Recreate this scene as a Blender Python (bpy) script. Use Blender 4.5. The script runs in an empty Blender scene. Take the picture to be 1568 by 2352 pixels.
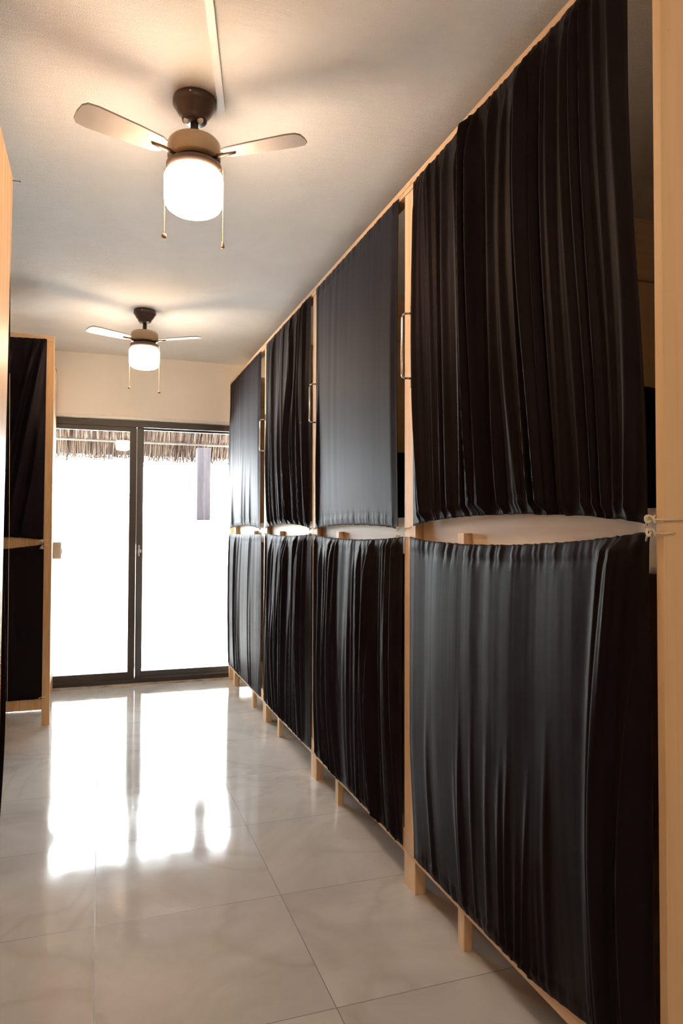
import bpy, bmesh, math, random
import numpy as np
from mathutils import Vector, Matrix

C = bpy.context.scene.collection
SC = bpy.context.scene

# ------------------------------------------------------------------ camera, world, exposure
F_PX, YAW, PITCH, ROLL, CAM_H = 1612.03, 0.3315, 0.0257, -0.0035, 1.22
cam_d = bpy.data.cameras.new('camera')
cam_d.sensor_fit = 'VERTICAL'; cam_d.sensor_height = 36.0; cam_d.sensor_width = 24.0
cam_d.lens = 36.0 * F_PX / 2352.0
cam_d.clip_start = 0.02
cam = bpy.data.objects.new('camera', cam_d); C.objects.link(cam)
R0 = Vector((math.cos(YAW), -math.sin(YAW), 0))
FW = Vector((math.sin(YAW)*math.cos(PITCH), math.cos(YAW)*math.cos(PITCH), math.sin(PITCH)))
U0 = R0.cross(FW)
RR = R0*math.cos(ROLL) - U0*math.sin(ROLL)
UU = R0*math.sin(ROLL) + U0*math.cos(ROLL)
cam.matrix_world = Matrix(((RR.x, UU.x, -FW.x, 0), (RR.y, UU.y, -FW.y, 0), (RR.z, UU.z, -FW.z, CAM_H), (0, 0, 0, 1)))
SC.camera = cam

w = bpy.data.worlds.new('daylight'); SC.world = w; w.use_nodes = True
WBG = w.node_tree.nodes['Background']
WBG.inputs[0].default_value = (0.88, 0.94, 1.0, 1)
WBG.inputs[1].default_value = 17.0
LAMP_STRENGTH = 20.0
LAMP_COLOR = (1.0, 0.71, 0.48, 1)
sl = bpy.data.lights.new('sun', 'SUN'); sl.energy = 30.0; sl.angle = math.radians(0.6); sl.color = (1.0, 0.97, 0.92)
so = bpy.data.objects.new('sun', sl); C.objects.link(so); so.location = (3, 7, 8)
so.rotation_euler = Vector((-0.45, 0.03, -0.89)).to_track_quat('-Z', 'Y').to_euler()
SC.view_settings.view_transform = 'Standard'
SC.view_settings.look = 'None'
SC.view_settings.exposure = 1.5
SC.view_settings.gamma = 1.0
SC.view_settings.use_curve_mapping = False
SC.cycles.max_bounces = 10
SC.cycles.diffuse_bounces = 6
SC.cycles.sample_clamp_indirect = 6.0
SC.cycles.use_denoising = True

# light portal in the door opening (guides sampling of the daylight, emits nothing itself)
pl = bpy.data.lights.new('door_portal', 'AREA'); pl.shape = 'RECTANGLE'; pl.size = 2.4; pl.size_y = 2.1
pl.cycles.is_portal = True
po = bpy.data.objects.new('door_portal', pl); C.objects.link(po)
po.location = (0.29, 5.84, 1.04); po.rotation_euler = (math.radians(-90), 0, 0)

# ------------------------------------------------------------------ helpers
def nodes(name):
    m = bpy.data.materials.new(name); m.use_nodes = True
    nt = m.node_tree
    return m, nt, nt.nodes['Principled BSDF']

def N(nt, kind, **kw):
    n = nt.nodes.new(kind)
    for k, v in kw.items():
        if k in n.inputs: n.inputs[k].default_value = v
        else: setattr(n, k, v)
    return n

def ramp(nt, src, stops):
    r = nt.nodes.new('ShaderNodeValToRGB')
    els = r.color_ramp.elements
    while len(els) < len(stops): els.new(0.5)
    for e, (p, c) in zip(els, stops):
        e.position = p; e.color = (*c, 1) if len(c) == 3 else c
    nt.links.new(src, r.inputs[0]); return r

def coords(nt, scale=(1, 1, 1), rot=(0, 0, 0), loc=(0, 0, 0)):
    tc = nt.nodes.new('ShaderNodeTexCoord'); mp = nt.nodes.new('ShaderNodeMapping')
    mp.inputs['Scale'].default_value = scale; mp.inputs['Rotation'].default_value = rot; mp.inputs['Location'].default_value = loc
    nt.links.new(tc.outputs['Object'], mp.inputs['Vector']); return mp.outputs[0]

def bump(nt, b, src, strength, dist):
    bp = N(nt, 'ShaderNodeBump', Strength=strength, Distance=dist)
    nt.links.new(src, bp.inputs['Height']); nt.links.new(bp.outputs[0], b.inputs['Normal'])

def plain(name, col, rough=0.5, metal=0.0, var=0.06, spec=0.5):
    m, nt, b = nodes(name)
    n = N(nt, 'ShaderNodeTexNoise', Scale=14.0, Detail=4.0)
    nt.links.new(coords(nt), n.inputs['Vector'])
    lo = tuple(c*(1-var) for c in col); hi = tuple(min(1, c*(1+var)) for c in col)
    r = ramp(nt, n.outputs['Fac'], [(0.3, lo), (0.7, hi)])
    nt.links.new(r.outputs[0], b.inputs['Base Color'])
    b.inputs['Roughness'].default_value = rough; b.inputs['Metallic'].default_value = metal; b.inputs['Specular IOR Level'].default_value = spec
    return m

def wood(name, light, dark, axis='z', scale=1.0, rough=0.55, knots=True, spec=0.4):
    m, nt, b = nodes(name)
    s = {'z': (26, 26, 1.3), 'x': (1.3, 26, 26), 'y': (26, 1.3, 26)}[axis]
    v = coords(nt, tuple(a*scale for a in s))
    n1 = N(nt, 'ShaderNodeTexNoise', Scale=1.0, Detail=5.0, Roughness=0.6, Distortion=0.6)
    nt.links.new(v, n1.inputs['Vector'])
    n2 = N(nt, 'ShaderNodeTexNoise', Scale=4.5, Detail=3.0, Roughness=0.5)
    nt.links.new(v, n2.inputs['Vector'])
    mx = N(nt, 'ShaderNodeMath', operation='MULTIPLY_ADD'); mx.inputs[1].default_value = 0.35
    nt.links.new(n2.outputs['Fac'], mx.inputs[0]); 
    sc = N(nt, 'ShaderNodeMath', operation='MULTIPLY'); sc.inputs[1].default_value = 0.7
    nt.links.new(n1.outputs['Fac'], sc.inputs[0]); nt.links.new(sc.outputs[0], mx.inputs[2])
    mid = tuple((a+c)/2 for a, c in zip(light, dark))
    r = ramp(nt, mx.outputs[0], [(0.36, dark), (0.5, mid), (0.62, light)])
    out = r.outputs[0]
    if knots:
        vo = N(nt, 'ShaderNodeTexVoronoi', Scale=9.0, feature='F1')
        nt.links.new(coords(nt, (1, 1, 0.7)), vo.inputs['Vector'])
        kr = ramp(nt, vo.outputs['Distance'], [(0.0, (0.35, 0.2, 0.1)), (0.035, (1, 1, 1))])
        mm = nt.nodes.new('ShaderNodeMix'); mm.data_type = 'RGBA'; mm.blend_type = 'MULTIPLY'; mm.inputs[0].default_value = 0.7
        nt.links.new(out, mm.inputs[6]); nt.links.new(kr.outputs[0], mm.inputs[7]); out = mm.outputs[2]
    nt.links.new(out, b.inputs['Base Color'])
    b.inputs['Roughness'].default_value = rough; b.inputs['Specular IOR Level'].default_value = spec
    bump(nt, b, mx.outputs[0], 0.15, 0.002)
    return m

def box_bm(bm, x0, x1, y0, y1, z0, z1, bev=0.0015):
    t = bmesh.new()
    vs = [t.verts.new((x, y, z)) for x in (x0, x1) for y in (y0, y1) for z in (z0, z1)]
    for f in ((0, 1, 3, 2), (4, 6, 7, 5), (0, 4, 5, 1), (2, 3, 7, 6), (0, 2, 6, 4), (1, 5, 7, 3)):
        t.faces.new([vs[i] for i in f])
    if bev: bmesh.ops.bevel(t, geom=list(t.edges), offset=bev, segments=2, profile=0.6, affect='EDGES')
    tm = bpy.data.meshes.new('t'); t.to_mesh(tm); t.free(); bm.from_mesh(tm); bpy.data.meshes.remove(tm)

def lathe_bm(bm, prof, c=(0, 0, 0), seg=48):
    rings = []
    for r, z in prof:
        if r < 1e-6: rings.append([bm.verts.new((c[0], c[1], z))])
        else: rings.append([bm.verts.new((c[0]+r*math.cos(2*math.pi*k/seg), c[1]+r*math.sin(2*math.pi*k/seg), z)) for k in range(seg)])
    for a, b in zip(rings, rings[1:]):
        for k in range(seg):
            k2 = (k+1) % seg
            if len(a) == 1 and len(b) == 1: continue
            if len(a) == 1: bm.faces.new((a[0], b[k2], b[k]))
            elif len(b) == 1: bm.faces.new((a[k], a[k2], b[0]))
            else: bm.faces.new((a[k], a[k2], b[k2], b[k]))

def tube_bm(bm, pts, rad, seg=8, cap=True):
    pts = [Vector(p) for p in pts]; rings = []
    up = Vector((0, 0, 1))
    for i, p in enumerate(pts):
        t = (pts[min(i+1, len(pts)-1)] - pts[max(i-1, 0)]).normalized()
        a = t.cross(up)
        if a.length < 0.05: a = t.cross(Vector((1, 0, 0)))
        a.normalize(); b = t.cross(a)
        r = rad[i] if isinstance(rad, (list, tuple)) else rad
        rings.append([bm.verts.new(p + a*r*math.cos(2*math.pi*k/seg) + b*r*math.sin(2*math.pi*k/seg)) for k in range(seg)])
    for a, b in zip(rings, rings[1:]):
        for k in range(seg): bm.faces.new((a[k], a[(k+1) % seg], b[(k+1) % seg], b[k]))
    if cap:
        bm.faces.new(rings[0][::-1]); bm.faces.new(rings[-1])

def ball_bm(bm, c, r, seg=12):
    bmesh.ops.create_uvsphere(bm, u_segments=seg, v_segments=max(6, seg//2), radius=r, matrix=Matrix.Translation(c))

def frame_bm(bm, x0, x1, z0, z1, y0, y1, l, r, t, b):
    # one rectangular ring with a hole
    o = [(x0, z0), (x1, z0), (x1, z1), (x0, z1)]; i = [(x0+l, z0+b), (x1-r, z0+b), (x1-r, z1-t), (x0+l, z1-t)]
    V = {(k, y, w): bm.verts.new((p[0], yy, p[1])) for k, lst in (('o', o), ('i', i)) for w, p in enumerate(lst) for y, yy in ((0, y0), (1, y1))}
    for w in range(4):
        n = (w+1) % 4
        bm.faces.new((V['o', 0, w], V['o', 0, n], V['i', 0, n], V['i', 0, w])); bm.faces.new((V['o', 1, w], V['i', 1, w], V['i', 1, n], V['o', 1, n]))
        bm.faces.new((V['o', 0, w], V['o', 1, w], V['o', 1, n], V['o', 0, n])); bm.faces.new((V['i', 0, w], V['i', 0, n], V['i', 1, n], V['i', 1, w]))
    bmesh.ops.bevel(bm, geom=list(bm.edges), offset=0.0015, segments=2, affect='EDGES')

def obj(name, bm, m, parent=None, smooth=False, label=None):
    bmesh.ops.recalc_face_normals(bm, faces=list(bm.faces))
    if parent is not None:
        off = Vector((0, 0, 0)); p = parent
        while p is not None: off += p.location; p = p.parent
        bmesh.ops.translate(bm, vec=-off, verts=list(bm.verts))
    me = bpy.data.meshes.new(name); bm.to_mesh(me); bm.free()
    if smooth:
        for f in me.polygons: f.use_smooth = True
    me.materials.append(m)
    o = bpy.data.objects.new(name, me); C.objects.link(o)
    if parent is not None: o.parent = parent
    if label: o['label'] = label
    return o

def boxobj(name, dims, m, parent=None, bev=0.0015, label=None):
    bm = bmesh.new(); box_bm(bm, *dims, bev=bev); return obj(name, bm, m, parent, label=label)

def thing(name, label, cat, loc=(0, 0, 0), group=None):
    o = bpy.data.objects.new(name, None); C.objects.link(o); o.location = loc
    o.empty_display_size = 0.1
    o['label'] = label; o['category'] = cat
    if group: o['group'] = group
    return o

def tag(o, label, cat, group=None):
    o['label'] = label; o['category'] = cat
    if group: o['group'] = group
    return o

def struct(o):
    o['kind'] = 'structure'; return o

# ------------------------------------------------------------------ materials
def mat_floor():
    m, nt, b = nodes('polished_marble_tile')
    tc = nt.nodes.new('ShaderNodeTexCoord')
    sx = nt.nodes.new('ShaderNodeSeparateXYZ'); nt.links.new(tc.outputs['Object'], sx.inputs[0])
    S = 0.5860
    def cell(out, off):
        a = N(nt, 'ShaderNodeMath', operation='SUBTRACT'); a.inputs[1].default_value = off; nt.links.new(out, a.inputs[0])
        d = N(nt, 'ShaderNodeMath', operation='DIVIDE'); d.inputs[1].default_value = S; nt.links.new(a.outputs[0], d.inputs[0])
        fl = N(nt, 'ShaderNodeMath', operation='FLOOR'); nt.links.new(d.outputs[0], fl.inputs[0])
        r = N(nt, 'ShaderNodeMath', operation='ROUND'); nt.links.new(d.outputs[0], r.inputs[0])
        s = N(nt, 'ShaderNodeMath', operation='SUBTRACT'); nt.links.new(d.outputs[0], s.inputs[0]); nt.links.new(r.outputs[0], s.inputs[1])
        ab = N(nt, 'ShaderNodeMath', operation='ABSOLUTE'); nt.links.new(s.outputs[0], ab.inputs[0])
        return fl.outputs[0], ab.outputs[0]
    fx, dx = cell(sx.outputs[0], 0.0)
    fy, dy = cell(sx.outputs[1], 2.3133)
    mn = N(nt, 'ShaderNodeMath', operation='MINIMUM'); nt.links.new(dx, mn.inputs[0]); nt.links.new(dy, mn.inputs[1])
    g = N(nt, 'ShaderNodeMath', operation='LESS_THAN'); g.inputs[1].default_value = 0.0022; nt.links.new(mn.outputs[0], g.inputs[0])
    # per tile random offset
    cb = nt.nodes.new('ShaderNodeCombineXYZ'); nt.links.new(fx, cb.inputs[0]); nt.links.new(fy, cb.inputs[1])
    wn = N(nt, 'ShaderNodeTexWhiteNoise'); nt.links.new(cb.outputs[0], wn.inputs['Vector'])
    sc = N(nt, 'ShaderNodeVectorMath', operation='SCALE'); sc.inputs['Scale'].default_value = 7.0; nt.links.new(wn.outputs['Color'], sc.inputs[0])
    ad = N(nt, 'ShaderNodeVectorMath', operation='ADD'); nt.links.new(sc.outputs[0], ad.inputs[0]); nt.links.new(tc.outputs['Object'], ad.inputs[1])
    n1 = N(nt, 'ShaderNodeTexNoise', Scale=1.6, Detail=6.0, Roughness=0.6, Distortion=1.2); nt.links.new(ad.outputs[0], n1.inputs['Vector'])
    r1 = ramp(nt, n1.outputs['Fac'], [(0.32, (0.50, 0.485, 0.475)), (0.52, (0.60, 0.585, 0.57)), (0.72, (0.68, 0.665, 0.65))])
    n2 = N(nt, 'ShaderNodeTexNoise', Scale=0.8, Detail=4.0, Roughness=0.5, Distortion=1.6); nt.links.new(ad.outputs[0], n2.inputs['Vector'])
    r2 = ramp(nt, n2.outputs['Fac'], [(0.47, (1, 1, 1)), (0.5, (0.88, 0.85, 0.82)), (0.53, (1, 1, 1))])
    mm = nt.nodes.new('ShaderNodeMix'); mm.data_type = 'RGBA'; mm.blend_type = 'MULTIPLY'; mm.inputs[0].default_value = 0.75
    nt.links.new(r1.outputs[0], mm.inputs[6]); nt.links.new(r2.outputs[0], mm.inputs[7])
    mg = nt.nodes.new('ShaderNodeMix'); mg.data_type = 'RGBA'; nt.links.new(g.outputs[0], mg.inputs[0])
    nt.links.new(mm.outputs[2], mg.inputs[6]); mg.inputs[7].default_value = (0.20, 0.17, 0.15, 1)
    nt.links.new(mg.outputs[2], b.inputs['Base Color'])
    n3 = N(nt, 'ShaderNodeTexNoise', Scale=5.0, Detail=5.0); nt.links.new(tc.outputs['Object'], n3.inputs['Vector'])
    r3 = ramp(nt, n3.outputs['Fac'], [(0.3, (0.045,)*3), (0.75, (0.13,)*3)])
    rg = N(nt, 'ShaderNodeMath', operation='MULTIPLY_ADD'); nt.links.new(g.outputs[0], rg.inputs[0]); rg.inputs[1].default_value = 0.4; nt.links.new(r3.outputs[0], rg.inputs[2])
    nt.links.new(rg.outputs[0], b.inputs['Roughness'])
    b.inputs['IOR'].default_value = 1.50
    n4 = N(nt, 'ShaderNodeTexNoise', Scale=60.0, Detail=2.0); nt.links.new(tc.outputs['Object'], n4.inputs['Vector'])
    hs = N(nt, 'ShaderNodeMath', operation='SUBTRACT'); nt.links.new(n4.outputs['Fac'], hs.inputs[0]); nt.links.new(g.outputs[0], hs.inputs[1])
    bump(nt, b, hs.outputs[0], 0.04, 0.001)
    return m

def mat_plaster(name, lo, hi, bs=190.0, strength=0.8, dist=0.003):
    m, nt, b = nodes(name)
    v = coords(nt)
    n = N(nt, 'ShaderNodeTexNoise', Scale=2.2, Detail=7.0, Roughness=0.65, Distortion=0.5); nt.links.new(v, n.inputs['Vector'])
    r = ramp(nt, n.outputs['Fac'], [(0.3, lo), (0.7, hi)])
    nt.links.new(r.outputs[0], b.inputs['Base Color']); b.inputs['Roughness'].default_value = 0.85
    n2 = N(nt, 'ShaderNodeTexNoise', Scale=bs, Detail=3.0, Roughness=0.7); nt.links.new(v, n2.inputs['Vector'])
    n3 = N(nt, 'ShaderNodeTexNoise', Scale=18.0, Detail=3.0); nt.links.new(coords(nt, (1, 4, 1)), n3.inputs['Vector'])
    ad = N(nt, 'ShaderNodeMath', operation='ADD'); nt.links.new(n2.outputs['Fac'], ad.inputs[0]); nt.links.new(n3.outputs['Fac'], ad.inputs[1])
    bump(nt, b, ad.outputs[0], strength, dist)
    return m

def mat_cloth():
    m, nt, b = nodes('black_stretch_fabric')
    n = N(nt, 'ShaderNodeTexNoise', Scale=30.0, Detail=3.0); nt.links.new(coords(nt, (1, 1, 0.15)), n.inputs['Vector'])
    r = ramp(nt, n.outputs['Fac'], [(0.3, (0.0058, 0.0040, 0.0050)), (0.7, (0.0080, 0.0056, 0.0068))])
    nt.links.new(r.outputs[0], b.inputs['Base Color'])
    b.inputs['Roughness'].default_value = 0.60
    b.inputs['Specular IOR Level'].default_value = 0.13
    b.inputs['Specular Tint'].default_value = (1.0, 0.80, 0.86, 1)
    b.inputs['Sheen Weight'].default_value = 0.035
    b.inputs['Sheen Roughness'].default_value = 0.35
    b.inputs['Sheen Tint'].default_value = (0.9, 0.85, 1.0, 1)
    wv = N(nt, 'ShaderNodeTexNoise', Scale=700.0, Detail=1.0); nt.links.new(coords(nt, (1, 1, 0.3)), wv.inputs['Vector'])
    bump(nt, b, wv.outputs['Fac'], 0.12, 0.0006)
    return m

def mat_glass():
    m = bpy.data.materials.new('clear_window_glass'); m.use_nodes = True; nt = m.node_tree
    nt.nodes.remove(nt.nodes['Principled BSDF']); out = nt.nodes['Material Output']
    fr = N(nt, 'ShaderNodeFresnel', IOR=1.5)
    t = N(nt, 'ShaderNodeBsdfTransparent'); t.inputs[0].default_value = (0.96, 0.98, 0.97, 1)
    g = N(nt, 'ShaderNodeBsdfGlossy', Roughness=0.0)
    mx = nt.nodes.new('ShaderNodeMixShader')
    nt.links.new(fr.outputs[0], mx.inputs[0]); nt.links.new(t.outputs[0], mx.inputs[1]); nt.links.new(g.outputs[0], mx.inputs[2])
    nt.links.new(mx.outputs[0], out.inputs[0]); return m

def mat_lamp():
    m, nt, b = nodes('lit_opal_glass')
    n = N(nt, 'ShaderNodeTexNoise', Scale=3.0); nt.links.new(coords(nt), n.inputs['Vector'])
    r = ramp(nt, n.outputs['Fac'], [(0.0, LAMP_COLOR[:3]), (1.0, tuple(min(1, c*1.03) for c in LAMP_COLOR[:3]))])
    nt.links.new(r.outputs[0], b.inputs['Emission Color']); b.inputs['Emission Strength'].default_value = LAMP_STRENGTH
    b.inputs['Base Color'].default_value = (0.9, 0.88, 0.82, 1); b.inputs['Roughness'].default_value = 0.3
    return m

M_FLOOR = mat_floor()
M_CEIL = mat_plaster('rough_ceiling_plaster', (0.78, 0.77, 0.765), (0.86, 0.855, 0.85))
M_WALL = mat_plaster('cream_wall_plaster', (0.84, 0.80, 0.755), (0.88, 0.84, 0.80), strength=0.12)
M_OUT = mat_plaster('white_outdoor_plaster', (0.82, 0.82, 0.81), (0.88, 0.88, 0.88), bs=60, strength=0.1)
M_CLOTH = mat_cloth()
M_GLASS = mat_glass()
M_LAMP = mat_lamp()
M_PINE = wood('pine_upright', (0.86, 0.63, 0.41), (0.68, 0.43, 0.24), 'z')
M_PINEY = wood('pine_rail', (0.80, 0.56, 0.36), (0.66, 0.43, 0.25), 'y')
M_PINEX = wood('pine_cross_rail', (0.80, 0.56, 0.36), (0.66, 0.43, 0.25), 'x')
M_ORANGE = wood('varnished_pine_board', (0.84, 0.53, 0.27), (0.60, 0.32, 0.13), 'z', rough=0.4)
M_PLY = wood('plywood_sheet', (0.88, 0.64, 0.38), (0.80, 0.55, 0.31), 'z', scale=0.45, rough=0.6)
M_BOARD = wood('pale_board', (0.95, 0.80, 0.62), (0.88, 0.71, 0.52), 'y')
M_BRONZE = plain('dark_bronze_aluminium', (0.070, 0.058, 0.052), 0.45, 0.0, spec=0.3)
M_ALU = plain('grey_aluminium', (0.115, 0.115, 0.12), 0.45, 0.0, spec=0.3)
M_STEEL = plain('bright_steel', (0.62, 0.62, 0.62), 0.22, 1.0)
M_DARKM = plain('black_metal', (0.02, 0.02, 0.022), 0.3, 0.6)
M_FANBR = plain('fan_brown_enamel', (0.075, 0.048, 0.038), 0.35)
M_FANGLOW = plain('fan_tan_painted_glow', (0.46, 0.33, 0.20), 0.35)  # tan puts the bloom around the lamp into the brown housing's colour
M_BLADE = plain('pale_fan_blade', (0.33, 0.28, 0.24), 0.45)
M_CORD = plain('cream_cord', (0.72, 0.66, 0.52), 0.8)
M_KNOB = plain('brown_wood_knob', (0.28, 0.14, 0.07), 0.4)
M_CHAIN = plain('brass_bead_chain', (0.55, 0.42, 0.25), 0.3, 0.9)
M_WHITEP = plain('white_plastic', (0.72, 0.72, 0.72), 0.4)
M_BEIGEP = plain('beige_plastic', (0.50, 0.42, 0.34), 0.45)
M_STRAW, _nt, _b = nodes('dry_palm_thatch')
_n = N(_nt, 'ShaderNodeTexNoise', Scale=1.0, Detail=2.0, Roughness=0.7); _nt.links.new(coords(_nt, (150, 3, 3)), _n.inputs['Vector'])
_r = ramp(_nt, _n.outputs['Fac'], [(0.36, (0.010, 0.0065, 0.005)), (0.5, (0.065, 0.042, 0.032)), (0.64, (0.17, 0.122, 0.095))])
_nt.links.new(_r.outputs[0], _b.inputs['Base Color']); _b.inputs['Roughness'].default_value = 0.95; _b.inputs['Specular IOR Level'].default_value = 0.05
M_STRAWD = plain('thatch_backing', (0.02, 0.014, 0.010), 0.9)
M_POSTO = wood('weathered_post', (0.05, 0.042, 0.046), (0.028, 0.024, 0.028), 'z', rough=0.8, spec=0.1)
M_LEAF = plain('green_leaves', (0.05, 0.10, 0.02), 0.5, var=0.4)
M_TWIG = plain('grey_twig', (0.20, 0.18, 0.15), 0.8)
M_STONE = plain('grey_stone_sill', (0.42, 0.37, 0.33), 0.5, var=0.3)
M_MATT = plain('white_mattress_cover', (0.7, 0.7, 0.7), 0.9)

# ------------------------------------------------------------------ room shell
YB, ZC = 5.769, 2.589
XL_, XR_, Y0_ = -2.45, 3.05, -3.4
struct(boxobj('floor', (XL_-0.1, XR_+0.1, Y0_-0.1, YB+0.1, -0.12, 0), M_FLOOR, bev=0))
struct(boxobj('ceiling', (XL_-0.1, XR_+0.1, Y0_-0.1, YB+0.13, ZC, ZC+0.15), M_CEIL, bev=0))
struct(boxobj('wall_left', (XL_-0.12, XL_, Y0_-0.1, YB+0.13, 0, ZC), M_WALL, bev=0))
struct(boxobj('wall_right', (XR_, XR_+0.12, Y0_-0.1, YB+0.13, 0, ZC), M_WALL, bev=0))
struct(boxobj('wall_front', (XL_, XR_, Y0_-0.12, Y0_, 0, ZC), M_WALL, bev=0))
DX0, DX1, DZ = -0.93, 1.53, 2.081
bm = bmesh.new()
box_bm(bm, XL_, DX0, YB, YB+0.13, 0, ZC, 0); box_bm(bm, DX1, XR_, YB, YB+0.13, 0, ZC, 0); box_bm(bm, DX0, DX1, YB, YB+0.13, DZ, ZC, 0)
struct(obj('wall_back', bm, M_WALL))
struct(boxobj('trim_1', (DX0-0.02, DX1+0.02, YB-0.022, YB-0.0005, DZ+0.002, DZ+0.024), M_WHITEP, bev=0.003))
# rough stone threshold at the foot of the door
bm = bmesh.new(); random.seed(4)
xs = [DX0 + (DX1-DX0)*i/40 for i in range(41)]
top, bot = [], []
for x in xs:
    j = random.uniform(-0.012, 0.006)
    top.append((bm.verts.new((x, YB-0.03+j, 0.0105)), bm.verts.new((x, YB+0.02, 0.012))))
    bot.append((bm.verts.new((x, YB-0.034+j, 0.0)), bm.verts.new((x, YB+0.02, 0.0))))
for i in range(40):
    bm.faces.new((top[i][0], top[i+1][0], top[i+1][1], top[i][1])); bm.faces.new((bot[i][0], bot[i+1][0], top[i+1][0], top[i][0]))
struct(obj('trim_2', bm, M_STONE))

# sliding glass door
door = bpy.data.objects.new('door_1', None); C.objects.link(door); door.location = (0.29, YB+0.05, 0); door['kind'] = 'structure'
bm = bmesh.new()
ya, yb = YB+0.004, YB+0.10
frame_bm(bm, DX0, DX1, 0.012, DZ-0.001, ya, yb, 0.045, 0.045, 0.050, 0.033)
obj('door_frame', bm, M_BRONZE, door)
def sash(x0, x1, y0, y1, m, wl, wr, zt, zb):
    bm = bmesh.new()
    frame_bm(bm, x0, x1, 0.0465, 2.0285, y0, y1, wl, wr, zt, zb)
    s = obj('sash', bm, m, door)
    ym = (y0+y1)/2
    boxobj('glass_pane', (x0+wl-0.004, x1-wr+0.004, ym-0.0025, ym+0.0025, 0.0465+zb-0.004, 2.0285-zt+0.004), M_GLASS, s, bev=0)
    return s
s1 = sash(DX0+0.047, 0.270, YB+0.012, YB+0.045, M_BRONZE, 0.055, 0.052, 0.036, 0.052)
s2 = sash(0.276, DX1-0.047, YB+0.055, YB+0.088, M_ALU, 0.050, 0.055, 0.012, 0.045)
bm = bmesh.new(); box_bm(bm, 0.274, 0.318, YB+0.030, YB+0.054, 0.047, 2.028)
ms = obj('meeting_stile', bm, M_ALU, door)
la = boxobj('latch', (0.288, 0.306, YB+0.012, YB+0.030, 1.005, 1.095), M_STEEL, ms, 0.003)
boxobj('lever', (0.292, 0.312, YB-0.004, YB+0.0119, 1.035, 1.062), M_STEEL, la, 0.004)
bm = bmesh.new(); box_bm(bm, 0.2702, 0.2738, YB+0.008, YB+0.03, 1.10, 2.02, 0.0005)
obj('weather_strip', bm, M_WHITEP, ms)

# ------------------------------------------------------------------ outside
struct(boxobj('floor_terrace', (-6, 8, YB+0.13, 6.72, -0.13, -0.03), M_OUT, bev=0))
struct(boxobj('ground_outside', (-15, 17, 6.92, 26, -0.4, -0.1), M_OUT, bev=0))
bm = bmesh.new(); box_bm(bm, -6, 8, 6.70, 6.90, -0.1, 1.285, 0.008)
struct(obj('wall_terrace', bm, M_OUT))
# uneven skirting bead at the foot of the terrace wall
bm = bmesh.new(); random.seed(9)
pts = [(-3 + i*0.06, 6.694 + random.uniform(-0.004, 0.004), -0.022 + 0.008*math.sin(i*0.7)) for i in range(110)]
tube_bm(bm, pts, 0.009, 6); struct(obj('trim_3', bm, M_STONE))

rng = np.random.default_rng(3)
def strands(n, x0, x1, ys, zs, ye, ze, jz, jy, rad=0.0032):
    bm = bmesh.new()
    for _ in range(n):
        x = rng.uniform(x0, x1); a = rng.uniform(0, 0.06)
        y0 = ys + rng.uniform(0, jy); z0 = zs + rng.uniform(-0.02, 0.03)
        lean = rng.normal(0, 0.035)
        y1 = ye + rng.normal(0, jy*0.5); z1 = ze + rng.normal(0, jz) + a*0.1
        pts = [(x, y0, z0), (x+lean*0.5, (y0+y1)/2, (z0+z1)/2+0.012), (x+lean, y1, z1)]
        r = rad*rng.uniform(0.6, 1.3)
        tube_bm(bm, pts, [r, r*0.9, r*0.35], 3, cap=False)
    return bm
can = thing('thatched_canopy', 'shaggy dry palm thatch eave hanging outside above the glass door', 'thatch', (0.5, 6.9, 2.3))
# two thick mats of thatch, each with a ragged fringe
def slab(bm, y0, z0, y1, z1, th, x0, x1):
    n = Vector((0, z0-z1, y1-y0)).normalized()*th
    q = [(y0, z0), (y1, z1), (y1+n.y, z1+n.z), (y0+n.y, z0+n.z)]
    a = [bm.verts.new((x0, y, z)) for y, z in q]; b = [bm.verts.new((x1, y, z)) for y, z in q]
    bm.faces.new(a); bm.faces.new(b[::-1])
    for i in range(4): bm.faces.new((a[i], a[(i+1) % 4], b[(i+1) % 4], b[i]))
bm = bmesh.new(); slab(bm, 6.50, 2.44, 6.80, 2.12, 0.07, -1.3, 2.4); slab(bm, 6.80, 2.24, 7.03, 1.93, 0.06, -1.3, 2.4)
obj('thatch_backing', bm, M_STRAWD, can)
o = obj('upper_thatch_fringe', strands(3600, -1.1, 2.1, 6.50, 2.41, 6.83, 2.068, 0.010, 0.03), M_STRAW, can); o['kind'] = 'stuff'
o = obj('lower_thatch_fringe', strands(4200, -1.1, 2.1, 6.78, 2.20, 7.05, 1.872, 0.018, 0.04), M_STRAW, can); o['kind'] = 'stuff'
bm = bmesh.new(); tube_bm(bm, [(-1.3, 6.86, 2.046), (0.2, 6.86, 2.042), (2.4, 6.86, 2.034)], 0.011, 10)
obj('pole', bm, plain('pale_cane', (0.075, 0.060, 0.050), 0.95, spec=0.05), can, True, label='pale cane pole tying the thatch')
pst = thing('canopy_post', 'dark square timber post standing on the white terrace wall', 'post', (0.93, 6.80, 1.285))
boxobj('post', (0.868, 0.996, 6.73, 6.86, 1.309, 2.0), M_POSTO, pst, bev=0.006)
boxobj('base_plate', (0.835, 1.045, 6.71, 6.89, 1.285, 1.309), M_STONE, pst, bev=0.004)

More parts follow.
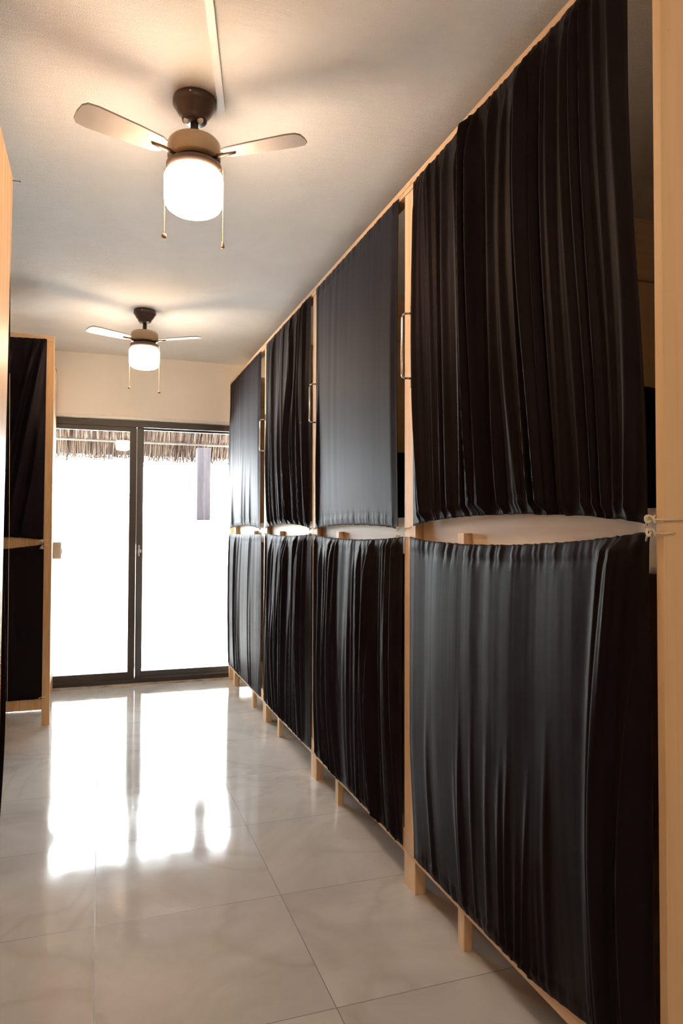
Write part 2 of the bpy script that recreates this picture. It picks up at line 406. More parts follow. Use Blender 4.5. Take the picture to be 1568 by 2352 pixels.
def shrub(name, label, cx, cy, z0, n, spread, h, seed):
    random.seed(seed)
    t = thing(name, label, 'plant', (cx, cy, z0))
    st = bmesh.new(); lf = bmesh.new()
    for k in range(9):
        a = random.uniform(0, 6.28); s = random.uniform(0.3, 1)*spread
        tip = Vector((cx+s*math.cos(a), cy+s*math.sin(a), z0+h*random.uniform(0.6, 1)))
        b = Vector((cx, cy, z0)); mid = (b+tip)/2+Vector((0, 0, 0.06))
        tube_bm(st, [b, mid, tip], [0.012, 0.008, 0.003], 5)
        for j in range(n//9):
            f = random.uniform(0.3, 1); p = b.lerp(tip, f)+Vector((random.gauss(0, .05), random.gauss(0, .05), random.gauss(0, .05)))
            d = Vector((random.gauss(0, 1), random.gauss(0, 1), random.gauss(0.2, .6))).normalized(); e = d.cross(Vector((0.3, 0.2, 1))).normalized()
            L = random.uniform(0.04, 0.07); vs = [lf.verts.new(p), lf.verts.new(p+d*L*.5+e*L*.28), lf.verts.new(p+d*L), lf.verts.new(p+d*L*.5-e*L*.28)]
            lf.faces.new(vs)
    obj('stems', st, M_TWIG, t); obj('foliage', lf, M_LEAF, t)
shrub('leafy_shrub', 'green leafy shrub rising behind the terrace wall by the black curtains', 1.36, 7.4, -0.1, 420, 0.32, 1.56, 5)
t = thing('dry_plant', 'thin bare grey stalks sticking up behind terrace wall at left', 'plant', (-0.22, 7.5, -0.1))
random.seed(8)
for k, (x, h, lean) in enumerate([(-0.31, 1.66, 0.05), (-0.17, 1.46, 0.05), (-0.30, 1.52, -0.06), (-0.02, 1.48, 0.02)]):
    bm = bmesh.new(); tube_bm(bm, [(x, 7.5, -0.1), (x, 7.5, 0.9), (x+lean*.4, 7.5, 1.25), (x+lean, 7.52, h)], [0.012, 0.010, 0.007, 0.002], 6); obj('stalk', bm, M_TWIG, t)

# ------------------------------------------------------------------ right row of bunks
XF = 1.010           # aisle face of the posts
bays = [            # near edge, far post (y0, y1), mid post y0, deck labels
    (1.0755, 2.165, 2.255, 1.833),
    (2.2565, 3.298, 3.388, 2.972),
    (3.3895, 4.390, 4.480, 4.055),
    (4.4815, 5.480, 5.560, 4.790)]
bl = ['natural pine two-level bunk frame nearest the camera beside the bare plywood panel',
      'natural pine two-level bunk frame on the right behind the smooth flat upper curtain',
      'natural pine two-level bunk frame third from camera on the right side of the aisle',
      'natural pine two-level bunk frame on the right, closest to the glass door']
def handle(parent, y, z0, z1, m, m2):
    xo = XF-0.037
    bm = bmesh.new()
    pts = [(XF-0.001, y-0.008, z1), (xo+0.012, y, z1), (xo+0.003, y, z1-0.004), (xo, y, z1-0.014), (xo, y, z0+0.014), (xo+0.003, y, z0+0.004), (xo+0.012, y, z0), (XF-0.001, y-0.008, z0)]
    tube_bm(bm, pts, 0.0042, 10)
    h = obj('grab_handle', bm, m, parent, True, label='slim steel grab handle on the post')
    for z, s in ((z1, 1), (z0, -1)): boxobj('mounting_plate', (XF-0.004, XF-0.0005, y-0.020, y+0.004, min(z, z+s*0.026)-0.006, max(z, z+s*0.026)+0.006), m2, h, 0.001)
for i, (ya, p0, p1, mp) in enumerate(bays):
    t = thing('bunk_frame', bl[i], 'bunk bed', (XF, ya, 0), 'pine bunks along the right of the aisle')
    ye = p1 if i < 3 else 5.755
    boxobj('corner_post', (XF, XF+0.038, p0, p1, 0, 2.402), M_PINE, t)
    boxobj('corner_post', (XF+1.95, XF+1.988, p0, p1, 0, 2.402), M_PINE, t)
    boxobj('middle_post', (XF+0.001, XF+0.028, mp, mp+0.038, 0, 1.212), M_PINE, t)
    boxobj('top_rail', (XF-0.003, XF+0.037, ya, ye, 2.4025, 2.441), M_PINEY, t)
    boxobj('top_rail', (XF+1.95, XF+1.988, ya, ye, 2.4025, 2.441), M_PINEY, t)
    boxobj('middle_rail', (XF+0.0285, XF+0.060, ya if i else ya+0.001, p0-0.0005 if i < 3 else 5.4795, 1.135, 1.266), M_BOARD, t)
    boxobj('bottom_rail', (XF-0.004, XF-0.0005, ya, ye, 0.113, 0.19), M_PINEY, t)
    boxobj('bottom_rail', (XF+0.0385, XF+0.070, ya, ye, 0.113, 0.20), M_PINEY, t)
    boxobj('upper_deck', (XF+0.071, XF+1.949, ya, ye, 1.18, 1.20), M_PLY, t)
    boxobj('lower_deck', (XF+0.071, XF+1.949, ya, ye, 0.15, 0.17), M_PLY, t)
    boxobj('partition_beam', (XF+0.071, XF+1.949, p0+0.02, p0+0.055, 2.20, 2.4405), M_PINEX, t)
    boxobj('partition_panel', (XF+0.071, XF+1.949, p0+0.030, p0+0.046, 1.201, 2.199), M_PLY, t)
    boxobj('partition_panel', (XF+0.071, XF+1.949, p0+0.030, p0+0.046, 0.171, 1.179), M_PLY, t)
    if i == 3: boxobj('corner_post', (XF, XF+0.038, 5.715, 5.755, 0, 2.402), M_PINE, t)
    if i == 0:
        ep = boxobj('end_panel', (XF-0.003, XF+1.95, 1.055, 1.075, 0.0, 2.441), M_PLY, t, label='bare plywood sheet closing the near end')
        bm = bmesh.new(); tube_bm(bm, [(1.063, 1.056, 1.243), (1.062, 1.046, 1.2425)], [0.0012, 0.0012], 8); ball_bm(bm, (1.062, 1.0455, 1.2425), 0.0026, 8)
        obj('nail', bm, M_DARKM, ep, True)
    if i < 3:
        hy = (2.196, 3.318, 4.46)[i]; hz = ((1.742, 1.965), (1.752, 1.942), (1.731, 1.936))[i]
        handle(t, hy, hz[0], hz[1], M_STEEL, M_DARKM)
# black cloths hung inside on the partitions of the upper bunks
for yb_, zt, lb in ((2.165+0.029, 1.78, 'black cloth hung inside the nearest upper bunk, behind gap beside plywood panel'), (3.298+0.029, 1.62, 'black cloth hung inside the second upper bunk, seen through gap beside grab handle')):
    bm = bmesh.new()
    nx, nz = 120, 20
    grid = [[bm.verts.new((XF+0.08+1.8*a/nx, yb_-0.012+0.006*math.sin(a*0.9)+0.003*math.sin(a*0.37+b*0.2), 1.215+(zt-1.215)*b/nz)) for b in range(nz+1)] for a in range(nx+1)]
    for a in range(nx):
        for b in range(nz): bm.faces.new((grid[a][b], grid[a+1][b], grid[a+1][b+1], grid[a][b+1]))
    o = obj('hanging_cloth', bm, M_CLOTH, None, True); tag(o, lb, 'cloth')
    sm = o.modifiers.new('thickness', 'SOLIDIFY'); sm.thickness = 0.002; sm.offset = 0

# ------------------------------------------------------------------ curtains
def sstep(x): x = np.clip(x, 0, 1); return x*x*(3-2*x)
def noise1(r, n):
    tab = r.uniform(-1, 1, n+3)
    def f(x):
        x = np.clip(x, 0, 0.99999)*n; i = np.floor(x).astype(int); t = x-i; t = t*t*(3-2*t)
        return tab[i]*(1-t)+tab[i+1]*t
    return f
def make_curtain(label, A, B, nrm, zt, zb, seed, nf=22, amp=0.016, w=(0.006, 0.018), lean=0.0, lean_end=0.0, bulge=0.012, wave=0.006,
                 e0=lambda v: 0*v, e1=lambda v: 0*v, group='black curtains on the right row of bunks', nu=300, nv=110, dens=None, ripple=0.0020,
                 start=(0.0, 0.3), stop=(0.95, 1.2), fine=0.0, stitch=True, base=0.004):
    r = np.random.default_rng(seed)
    A = np.array(A, float); B = np.array(B, float); L = np.linalg.norm(B-A); d = (B-A)/L; nrm = np.array(nrm, float)
    u = np.linspace(0, 1, nu+1)[:, None]; v = np.linspace(0, 1, nv+1)[None, :]
    v = v + 0*u; u = u + 0*v
    sA, sB = noise1(r, 5), noise1(r, 6)
    D = base + bulge*np.sin(np.pi*v)**0.8*np.sin(np.pi*u)**0.5
    w1, w2, w3 = noise1(r, 9), noise1(r, 22), noise1(r, 70)
    n60, n90, nf1 = noise1(r, 46), noise1(r, 95), noise1(r, 160)
    env = 0.4+0.6*sstep(np.minimum(v, 1-v)/0.06)
    # drift of fold lines along the drop: spread towards the corners
    drift = lean*(v-0.5)*L*0.12 + lean_end*np.sin(np.pi*v)*0.02
    uu = np.clip(u + drift/L*1.0, 0, 1)
    D += env*wave*(w1(uu)*0.8 + w2(uu)*0.6)*(0.6+0.4*np.sin(3*v+1))
    D += env*fine*(w3(uu) + 0.5*nf1(uu))
    for k in range(nf):
        c = float(r.uniform(0.02, 0.98) if dens is None else dens(r))
        a = amp*r.uniform(0.3, 1.0); ww = r.uniform(*w)/L
        v0 = r.uniform(*start) if 0.14 < c < 0.95 else 0.0; v1 = r.uniform(*stop)
        cc = np.array([c])
        dr = lean*(v-0.5)*0.12 + (0.03*float(sA(cc)[0]) + r.normal(0, 0.003))*np.sin(np.pi*v) + (0.035*float(sB(cc)[0]) + r.normal(0, 0.004))*(v-0.5)
        x = (u-(c+dr))/ww/(0.8+0.7*float(r.uniform())*np.sin(np.pi*v))
        side = r.choice([-1, 1])
        prof = np.exp(-x*x) * (1 + 0.35*side*np.tanh(x))
        D += a*prof*sstep((v-v0)/(0.5 if v0 > 0.12 else 0.15) + (0.65 if v0 < 0.12 else 0))*sstep((v1+0.12-v)/0.18)*(0.55+0.45*sstep(np.minimum(v, 1-v)/0.03))
    # gathered casing and stitch line at top and bottom
    hz = zt(0.5)-zb(0.5)
    for dist in (v*hz, (1-v)*hz):
        D += ripple*(n60(u)+0.5*n90(u))*np.exp(-(dist/0.045)**2)
        if stitch: D -= 0.0014*np.exp(-((dist-0.045)/0.007)**2)
        D += 0.0015*np.exp(-((dist-0.020)/0.012)**2)
    # side hems
    D -= 0.004*np.exp(-(u/0.01)**2) + 0.004*np.exp(-((1-u)/0.01)**2)
    D = 0.002 + np.maximum(D, 0.0)*(0.15+0.85*sstep(np.minimum(u, 1-u)/0.05))*(0.55+0.45*sstep(np.minimum(v, 1-v)/0.03))
    uw = np.linspace(0, 1, nu+1)
    ztv = np.array([zt(x) for x in uw])[:, None] + 0.0012*n90(u[:, :1]); zbv = np.array([zb(x) for x in uw])[:, None] + 0.0014*n60(u[:, :1])
    Z = ztv + (zbv-ztv)*v
    # denser rows near the ends come from the even spacing; side edges drawn in
    vv = v[0]; s = e0(vv)[None, :] + u*(L - e0(vv) - e1(vv))[None, :]
    X = A[0] + d[0]*s + nrm[0]*D; Y = A[1] + d[1]*s + nrm[1]*D
    loc = np.array([(A[0]+B[0])/2, (A[1]+B[1])/2, zb(0.5)])
    co = np.stack([X, Y, Z], -1).reshape(-1, 3) - loc
    me = bpy.data.meshes.new('curtain')
    idx = np.arange((nu+1)*(nv+1)).reshape(nu+1, nv+1)
    q = np.stack([idx[:-1, :-1], idx[1:, :-1], idx[1:, 1:], idx[:-1, 1:]], -1).reshape(-1, 4)
    me.vertices.add(len(co)); me.vertices.foreach_set('co', co.ravel())
    me.loops.add(q.size); me.loops.foreach_set('vertex_index', q.ravel().astype(np.int32))
    me.polygons.add(len(q)); me.polygons.foreach_set('loop_start', np.arange(0, q.size, 4, dtype=np.int32))
    me.update(); me.validate()
    me.polygons.foreach_set('use_smooth', np.ones(len(q), bool))
    me.materials.append(M_CLOTH)
    o = bpy.data.objects.new('curtain', me); C.objects.link(o); o.location = loc.tolist()
    md = o.modifiers.new('thickness', 'SOLIDIFY'); md.thickness = 0.0014; md.offset = 0
    tag(o, label, 'curtain', group)
    return o

def cord(parent, pts, r=0.0016):
    bm = bmesh.new(); tube_bm(bm, pts, r, 7); return obj('tie_cord', bm, M_CORD, parent, True, label='cream cord')
def knot(parent, c, s=0.009, seed=0):
    random.seed(seed); bm = bmesh.new(); ph = random.uniform(0, 6)
    pts = []
    for k in range(91):
        a = 2*math.pi*k/90
        pts.append((c[0]+s*0.42*(math.sin(a+ph)+2*math.sin(2*a+ph))*0.8, c[1]+s*0.42*(math.cos(a)-2*math.cos(2*a))*0.8, c[2]+s*0.75*math.sin(3*a+ph)))
    tube_bm(bm, pts, s*0.27, 6, cap=False)
    tube_bm(bm, [c, (c[0]-s*.3, c[1]+s*.9, c[2]-s*.9), (c[0]-s*.2, c[1]+s*1.3, c[2]-s*1.9)], s*0.22, 6)
    return obj('knot', bm, M_CORD, parent, True, label='cream cord knot')

XCU = 1.004
def arch(z, a, skew=0.5):
    return lambda u: z + a*math.sin(math.pi*min(1, max(0, u)))**0.6
n_ = (-1, 0)
# A: y runs from near (u=0) to far (u=1)
cA = make_curtain('upper black curtain nearest the camera, deep vertical folds, beside the plywood panel',
    (XCU, 1.092), (XCU, 2.188), n_, lambda u: 2.412-0.002*math.sin(9*u), arch(1.232, 0.030), 11, nf=46, amp=0.022, w=(0.006, 0.017), lean=-0.25, wave=0.010, fine=0.0004, start=(0, 0.10), stop=(1.0, 1.2),
    e0=lambda v: 0.045-0.045*sstep((v-0.2)/0.75), e1=lambda v: 0.022+0*v, nu=420, nv=150, bulge=0.016, ripple=0.0024)
cB = make_curtain('lower black curtain nearest the camera, smooth at the top with folds near the plywood panel',
    (XCU, 1.080), (XCU, 2.192), n_, lambda u: 1.221-0.022*u-0.028*math.sin(math.pi*u)**0.7, lambda u: 0.131+0.055*math.exp(-(u/0.25)**2), 23, nf=38, amp=0.014, w=(0.006, 0.018), lean=0.25, wave=0.004, fine=0.0002,
    e0=lambda v: 0.004+0*v, e1=lambda v: 0.0+0.035*sstep((v-0.6)/0.4), nu=420, nv=150, bulge=0.022, start=(0.25, 0.6), stop=(0.97, 1.1), ripple=0.004,
    dens=lambda r: r.uniform(0.02, 0.98) if r.uniform() < 0.65 else r.uniform(0.0, 0.12))
cC = make_curtain('upper black curtain second from the camera, stretched flat and smooth',
    (XCU, 2.292), (XCU, 3.305), n_, lambda u: 2.412, arch(1.222, 0.020), 31, nf=4, amp=0.008, w=(0.008, 0.02), wave=0.0012, fine=0.0,
    e0=lambda v: 0.012*np.sin(np.pi*v), e1=lambda v: 0.012*np.sin(np.pi*v), nu=300, bulge=0.014, ripple=0.0022,
    dens=lambda r: r.choice([r.uniform(0.01, 0.08), r.uniform(0.92, 0.99)]))
cD = make_curtain('lower black curtain second from the camera, strongly pleated under the flat smooth one',
    (XCU, 2.250), (XCU, 3.330), n_, lambda u: 1.198-0.016*math.sin(math.pi*u)**0.7, lambda u: 0.132, 37, nf=34, amp=0.018, w=(0.007, 0.02), lean=-0.15, wave=0.007, fine=0.0004,
    e0=lambda v: 0.01*np.sin(np.pi*v), e1=lambda v: 0.01*np.sin(np.pi*v)+0.02*sstep((v-0.7)/0.3), bulge=0.016, nu=360, start=(0, .2), stop=(0.95, 1.1))
cE = make_curtain('upper black curtain third from the camera, crowded with narrow folds',
    (XCU, 3.395), (XCU, 4.405), n_, lambda u: 2.412, arch(1.226, 0.028), 41, nf=30, amp=0.020, w=(0.007, 0.02), lean=-0.3, wave=0.008, fine=0.0003, bulge=0.014,
    dens=lambda r: r.uniform(0.02, 0.65) if r.uniform() < 0.8 else r.uniform(0.6, 0.98))
cF = make_curtain('lower black curtain third from the camera, closely pleated, under the narrow-folded one',
    (XCU, 3.370), (XCU, 4.425), n_, lambda u: 1.200-0.014*math.sin(math.pi*u)**0.7, lambda u: 0.132, 43, nf=34, amp=0.018, w=(0.007, 0.02), lean=0.2, wave=0.007, fine=0.0004, bulge=0.016, start=(0, .2), stop=(0.95, 1.1))
cG = make_curtain('upper black curtain beside the glass door, nearly smooth, greyed by daylight',
    (XCU, 4.560), (XCU, 5.720), n_, lambda u: 2.410, arch(1.222, 0.028), 47, nf=9, amp=0.010, w=(0.010, 0.03), wave=0.003, fine=0.0001, bulge=0.014, nu=240, start=(0.3, .7), stop=(0.95, 1.1), lean=0.8)
cH = make_curtain('lower black curtain beside the glass door, fine pleats turned silvery by daylight',
    (XCU, 4.520), (XCU, 5.720), n_, lambda u: 1.196-0.012*math.sin(math.pi*u)**0.7, lambda u: 0.132, 53, nf=14, amp=0.010, w=(0.006, 0.02), wave=0.003, fine=0.0003, bulge=0.014, nu=260)
# cords and knots
xo = XF-0.0035
knot(cA, (0.996, 1.078, 1.243), 0.0085, 1); cord(cA, [(0.996, 1.078, 1.243), (1.004, 1.052, 1.241), (1.062, 1.0515, 1.2425)], 0.002)
knot(cB, (0.996, 1.077, 1.217), 0.0085, 2); cord(cB, [(0.996, 1.077, 1.217), (1.004, 1.0515, 1.215), (1.03, 1.0515, 1.217)], 0.0018)
for cu, cl, ya, yb in ((cA, cB, 2.180, 2.300), (cC, cD, 3.300, 3.400), (cE, cF, 4.395, 4.570)):
    cord(cu, [(1.002, ya, 1.232), (xo, ya+0.02, 1.229), (xo, yb-0.02, 1.228), (1.003, yb, 1.226)])
    cord(cl, [(1.002, ya, 1.199), (xo, ya+0.02, 1.197), (xo, yb-0.02, 1.197), (1.003, yb, 1.198)])
    knot(cl, (1.000, yb-0.012, 1.198), 0.006, int(ya*10))
    knot(cu, (1.000, yb-0.012, 1.227), 0.006, int(ya*11))
    kb = cord(cl, [(1.0, ya-0.01, 0.134), (xo-0.002, ya+0.03, 0.128), (xo-0.002, yb-0.03, 0.133), (0.998, yb-0.01, 0.137)], 0.001)
    cord(cu, [(1.0, ya, 2.418), (xo-0.002, ya+0.02, 2.42), (xo-0.002, yb-0.02, 2.42), (1.0, yb, 2.418)])

# ------------------------------------------------------------------ far left bunk, facing the camera
YL = 4.75
t = thing('bunk_frame', 'pine bunk frame end at far left, facing camera, beside the glass door', 'bunk bed', (-0.9, YL, 0), 'pine bunks on the left')
XA, XE = -1.56, -0.283
boxobj('corner_post', (-0.329, XE, YL, YL+0.038, 0, 2.402), M_ORANGE, t); boxobj('corner_post', (XA, XA+0.045, YL, YL+0.038, 0, 2.402), M_ORANGE, t)
boxobj('corner_post', (-0.365, -0.3225, 5.70, 5.755, 0, 2.402), M_ORANGE, t); boxobj('corner_post', (XA, XA+0.045, 5.71, 5.755, 0, 2.402), M_ORANGE, t)
boxobj('top_rail', (XA, XE, YL-0.001, YL+0.037, 2.4025, 2.438), M_PINEX, t); boxobj('top_rail', (XA, -0.3225, 5.715, 5.755, 2.4025, 2.438), M_PINEX, t)
boxobj('middle_rail', (XA+0.0455, -0.3295, YL+0.008, YL+0.036, 1.05, 1.22), M_ORANGE, t)
boxobj('bottom_rail', (XA+0.0455, -0.3295, YL+0.004, YL+0.036, 0.098, 0.185), M_ORANGE, t)
boxobj('side_panel', (-0.340, -0.322, YL+0.0385, 5.699, 0.11, 2.40), M_BOARD, t, label='pale board along the aisle side')
boxobj('upper_deck', (XA+0.05, -0.341, YL+0.04, 5.699, 1.10, 1.12), M_PLY, t); boxobj('lower_deck', (XA+0.05, -0.341, YL+0.04, 5.699, 0.13, 0.15), M_PLY, t)
g2 = 'black curtains on the left bunks'
YF = YL-0.006
cI = make_curtain('upper black curtain at far left, facing the camera, folds leaning to the right post',
    (-0.326, YF), (-1.515, YF), (0, -1), lambda u: 2.412-0.012*math.sin(math.pi*u), lambda u: 1.150+0.030*math.sin(math.pi*u)**0.6, 61, nf=30, amp=0.020, w=(0.008, 0.024), lean=1.4, wave=0.008, group=g2, nu=300, bulge=0.01,
    e0=lambda v: 0.0+0.006*v, dens=lambda r: r.uniform(0.01, 0.3) if r.uniform() < 0.5 else r.uniform(0, 1))
cJ = make_curtain('lower black curtain at far left, facing the camera, above the open floor gap',
    (-0.327, YF), (-1.515, YF), (0, -1), lambda u: 1.128-0.05*math.sin(math.pi*u)**0.8, lambda u: 0.168, 67, nf=24, amp=0.014, w=(0.008, 0.022), lean=-0.3, wave=0.006, group=g2, nu=300, bulge=0.012, stop=(0.97, 1.1))
knot(cI, (-0.340, YF-0.012, 1.146), 0.010, 5); knot(cJ, (-0.338, YF-0.012, 1.105), 0.010, 6)
cord(cI, [(-0.34, YF-0.01, 1.146), (-0.32, YF-0.001, 1.148), (-0.300, YF-0.001, 1.150)], 0.002)
cord(cJ, [(-0.338, YF-0.01, 1.118), (-0.325, YF-0.001, 1.12), (-0.300, YF-0.001, 1.118)], 0.002)
cord(cJ, [(-0.345, YF-0.01, 0.175), (-0.325, YF-0.002, 0.178), (-0.305, YF-0.002, 0.18)], 0.0025)

# switch box on the side panel
t = thing('switch_box', 'small beige switch box beside the left edge of the glass door', 'switch', (-0.302, 5.62, 1.0))
boxobj('housing', (-0.3215, -0.268, 5.590, 5.665, 1.000, 1.124), M_BEIGEP, t, bev=0.004)
boxobj('rocker', (-0.2678, -0.262, 5.610, 5.645, 1.035, 1.075), M_WHITEP, t, bev=0.002)

# ------------------------------------------------------------------ near left bunk
t = thing('bunk_frame', 'orange pine side of the nearest bunk at left edge of the picture', 'bunk bed', (-0.9, 1.9, 0), 'pine bunks on the left')
bm = bmesh.new()
vs = []
for x in (-0.318, -0.299):
    vs.append([bm.verts.new(p) for p in ((x, 1.10, 0), (x, 2.528, 0), (x, 2.540, 0.9), (x, 2.552, 1.27), (x, 2.600, 1.9), (x, 2.658, 2.441), (x, 1.10, 2.441))])
bm.faces.new(vs[0]); bm.faces.new(vs[1][::-1])
for k in range(7): bm.faces.new((vs[0][k], vs[0][(k+1) % 7], vs[1][(k+1) % 7], vs[1][k]))
obj('side_panel', bm, M_ORANGE, t, label='orange-toned pine boards')
boxobj('corner_post', (-0.370, -0.3185, 2.500, 2.524, 0, 2.438), M_PINE, t); boxobj('corner_post', (-1.60, -1.555, 2.48, 2.524, 0, 2.438), M_PINE, t)
boxobj('top_rail', (-1.554, -0.3705, 2.486, 2.524, 2.40, 2.438), M_PINEX, t); boxobj('middle_rail', (-1.554, -0.3705, 2.49, 2.524, 1.10, 1.24), M_PINEX, t)
boxobj('bottom_rail', (-1.554, -0.3705, 2.49, 2.524, 0.10, 0.18), M_PINEX, t)
boxobj('upper_deck', (-1.60, -0.319, 1.12, 2.485, 1.16, 1.18), M_PLY, t); boxobj('lower_deck', (-1.60, -0.319, 1.12, 2.485, 0.14, 0.16), M_PLY, t)
boxobj('corner_post', (-1.60, -1.555, 1.12, 1.16, 0, 2.438), M_PINE, t)
bm = bmesh.new(); tube_bm(bm, [(-0.300, 2.646, 2.428), (-0.276, 2.650, 2.430)], 0.0013, 6); ball_bm(bm, (-0.276, 2.65, 2.43), 0.0022, 8)
obj('nail', bm, M_DARKM, t, True)
cK = make_curtain('black curtain edge bulging past the orange pine boards at picture left, upper',
    (-0.305, 2.605), (-1.54, 2.53), (0.06, 0.998), lambda u: 2.425, lambda u: 1.19, 71, nf=16, amp=0.012, wave=0.004, group=g2, nu=160, nv=60, bulge=0.008,
    e0=lambda v: 0.006-0.016*np.sin(np.pi*np.clip(v, 0, 1)))
cL = make_curtain('black curtain edge bulging past the orange pine boards at picture left, lower',
    (-0.302, 2.56), (-1.54, 2.53), (0.06, 0.998), lambda u: 1.17, lambda u: 0.13, 73, nf=16, amp=0.012, wave=0.004, group=g2, nu=160, nv=60, bulge=0.03,
    e0=lambda v: 0.004-0.020*np.sin(np.pi*np.clip(v, 0, 1)))
cord(cK, [(-0.296, 2.62, 1.75), (-0.290, 2.62, 1.2), (-0.288, 2.61, 0.8), (-0.286, 2.61, 0.5)], 0.0007)

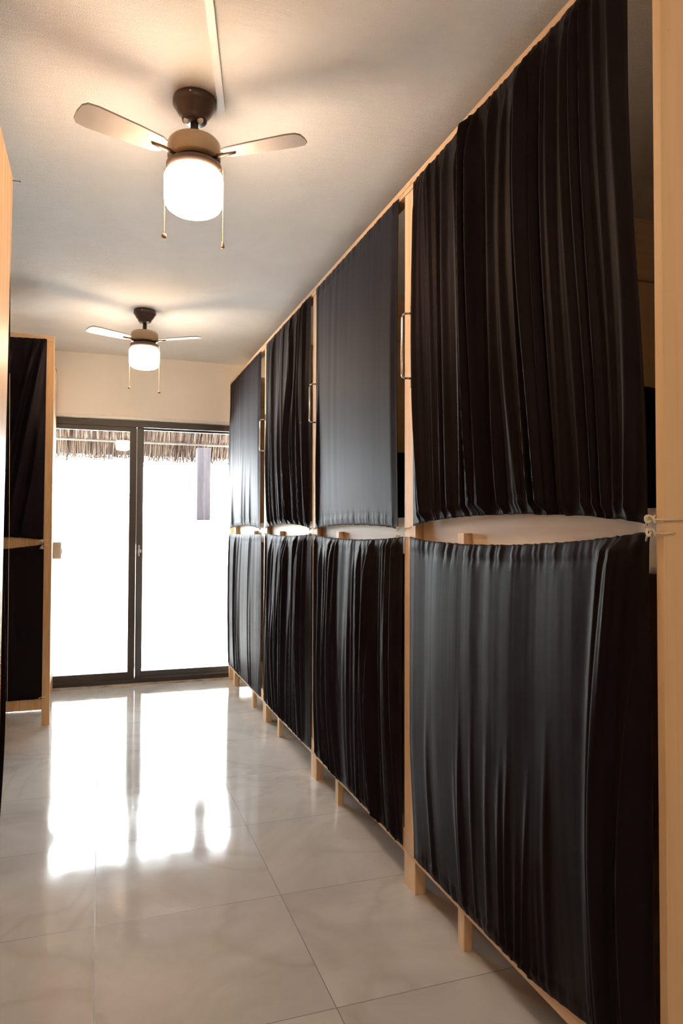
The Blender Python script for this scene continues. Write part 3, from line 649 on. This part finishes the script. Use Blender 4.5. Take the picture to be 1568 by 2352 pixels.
# ------------------------------------------------------------------ ceiling fans
def make_fan(cx, cy, label, dz=0.0, rot=0.0, chain=(-0.012, -0.012)):
    t = thing('ceiling_fan', label, 'ceiling fan', (cx, cy, ZC), 'lit ceiling fans along the aisle')
    bm = bmesh.new()
    lathe_bm(bm, [(0, ZC-0.0005), (0.066, ZC-0.0005), (0.068, ZC-0.006), (0.068, ZC-0.022), (0.063, ZC-0.027), (0.060, ZC-0.032), (0.053, ZC-0.045), (0.044, ZC-0.056), (0.040, ZC-0.062), (0.039, ZC-0.070), (0.030, ZC-0.075), (0, ZC-0.076)], (cx, cy, 0))
    can = obj('canopy', bm, M_FANBR, t, True)
    for a in (0.6, 2.6, 4.4):
        bm = bmesh.new(); ball_bm(bm, (cx+0.0685*math.cos(a), cy+0.0685*math.sin(a), ZC-0.014), 0.0042, 8); obj('screw', bm, M_STEEL, can, True)
    for a in (YAW*-1+3.7, YAW*-1+5.7):
        bm = bmesh.new()
        lathe_bm(bm, [(0, ZC-0.068), (0.009, ZC-0.070), (0.010, ZC-0.078), (0.006, ZC-0.084), (0, ZC-0.086)], (cx+0.026*math.cos(a), cy+0.026*math.sin(a), 0), 14)
        obj('hanger_cap', bm, M_WHITEP, can, True)
    bm = bmesh.new(); lathe_bm(bm, [(0, ZC-0.074), (0.0125, ZC-0.074), (0.0125, 2.463), (0.020, 2.460), (0.020, 2.452), (0, 2.452)], (cx, cy, 0), 24)
    obj('downrod', bm, M_FANBR, t, True)
    bm = bmesh.new(); lathe_bm(bm, [(0, 2.459), (0.060, 2.457), (0.074, 2.453), (0.081, 2.445), (0.083, 2.435), (0.083, 2.397), (0.080, 2.392), (0.060, 2.391), (0, 2.391)], (cx, cy, 0))
    obj('motor_housing', bm, M_FANGLOW, t, True)
    bm = bmesh.new(); lathe_bm(bm, [(0, 2.3905), (0.064, 2.3905), (0.064, 2.381), (0.080, 2.378), (0.0865, 2.374), (0.0865, 2.362), (0.084, 2.352), (0.070, 2.349), (0, 2.349)], (cx, cy, 0))
    sh = obj('light_holder', bm, M_FANBR, t, True)
    bm = bmesh.new()
    lathe_bm(bm, [(0, 2.3485), (0.082, 2.3485), (0.089, 2.343), (0.0925, 2.334), (0.0925, 2.268), (0.090, 2.252), (0.083, 2.239), (0.070, 2.230), (0.045, 2.224), (0, 2.222)], (cx, cy, 0))
    obj('lamp_shade', bm, M_LAMP, t, True, label='glowing drum glass shade')
    for k in range(3):
        a = rot + k*2*math.pi/3
        bm = bmesh.new(); outl = []
        r0, r1 = 0.105, 0.375
        for r_, wd in ((r0, 0.026), (r0+0.02, 0.036), (0.2, 0.043), (0.33, 0.049), (0.36, 0.045), (0.372, 0.030), (r1, 0.0)): outl.append((r_, wd))
        pr = [(r_, wd) for r_, wd in outl] + [(r_, -wd) for r_, wd in outl[-2::-1]]
        tl = math.radians(9)
        lo, hi = [], []
        for r_, q in pr:
            for lst, dzz in ((lo, -0.0025), (hi, 0.0025)):
                lst.append(bm.verts.new((cx+r_*math.cos(a)-q*math.cos(tl)*math.sin(a), cy+r_*math.sin(a)+q*math.cos(tl)*math.cos(a), 2.400+q*math.sin(tl)+dzz)))
        bm.faces.new(hi); bm.faces.new(lo[::-1])
        for j in range(len(pr)): bm.faces.new((lo[j], lo[(j+1) % len(pr)], hi[(j+1) % len(pr)], hi[j]))
        bl_ = obj('blade', bm, M_BLADE, t, label='pale flat fan blade')
        bm = bmesh.new()
        p = lambda r_, q, z: (cx+r_*math.cos(a)-q*math.sin(a), cy+r_*math.sin(a)+q*math.cos(a), z)
        tube_bm(bm, [p(0.06, 0, 2.3935), p(0.09, 0, 2.393), p(0.12, 0, 2.3945), p(0.145, 0, 2.395)], [0.007, 0.007, 0.006, 0.004], 8)
        obj('blade_bracket', bm, M_FANBR, bl_, True)
    for side, kind in ((-1, 'ball'), (1, 'bell')):
        px, py = cx + side*0.093*math.cos(YAW), cy - side*0.093*math.sin(YAW)
        if side < 0: py += 0.0
        zb_ = (2.150 if side < 0 else 2.120) + dz
        bm = bmesh.new()
        tube_bm(bm, [(px-side*0.012, py, 2.366), (px, py, 2.364), (px, py, 2.355)], 0.0022, 6)
        z = 2.355
        while z > zb_+0.012: ball_bm(bm, (px, py, z), 0.0014, 6); z -= 0.0042
        tube_bm(bm, [(px, py, 2.356), (px, py, zb_+0.008)], 0.0006, 5)
        ch = obj('pull_chain', bm, M_CHAIN, t, True)
        bm = bmesh.new()
        if kind == 'ball' or dz: ball_bm(bm, (px, py, zb_), 0.0085, 14)
        else: lathe_bm(bm, [(0, zb_+0.014), (0.0025, zb_+0.013), (0.0035, zb_+0.004), (0.006, zb_-0.006), (0.0055, zb_-0.009), (0, zb_-0.009)], (px, py, 0), 16)
        obj('pull_knob', bm, M_KNOB, ch, True)
    return t
make_fan(0.270, 2.235, 'brown ceiling fan with glowing drum lamp, the large one beside the white ceiling conduit', rot=1.45)
make_fan(0.252, 4.530, 'brown ceiling fan with glowing drum lamp, the small far one near the glass door', dz=-0.045, rot=1.52)
make_fan(0.285, -0.10, 'unseen brown ceiling fan with glowing drum lamp directly above the viewpoint', rot=0.9)  # unseen fan, stands in for the warm light on the near ceiling
make_fan(0.300, -2.40, 'added unseen ceiling fan with glowing drum lamp at the rear behind the viewpoint', rot=0.4)  # added out of view to throw more warm light on the near panel

# surface conduit on the ceiling
t = thing('cable_conduit', 'straight white plastic cable conduit fixed to the ceiling, ending at large fan', 'conduit', (0.36, 2.255, ZC))
a, b = Vector((0.361, 2.258, 0)), Vector((-0.171, 0.0, 0)); d = (b-a).normalized(); s = Vector((-d.y, d.x, 0))*0.011
bm = bmesh.new()
q = [a+s, a-s, b-s, b+s]; lo = [bm.verts.new((p.x, p.y, ZC-0.0125)) for p in q]; hi = [bm.verts.new((p.x, p.y, ZC-0.0004)) for p in q]
bm.faces.new(lo[::-1]); bm.faces.new(hi)
for k in range(4): bm.faces.new((lo[k], lo[(k+1) % 4], hi[(k+1) % 4], hi[k]))
bmesh.ops.bevel(bm, geom=list(bm.edges), offset=0.001, segments=2, affect='EDGES')
obj('conduit', bm, M_WHITEP, t)
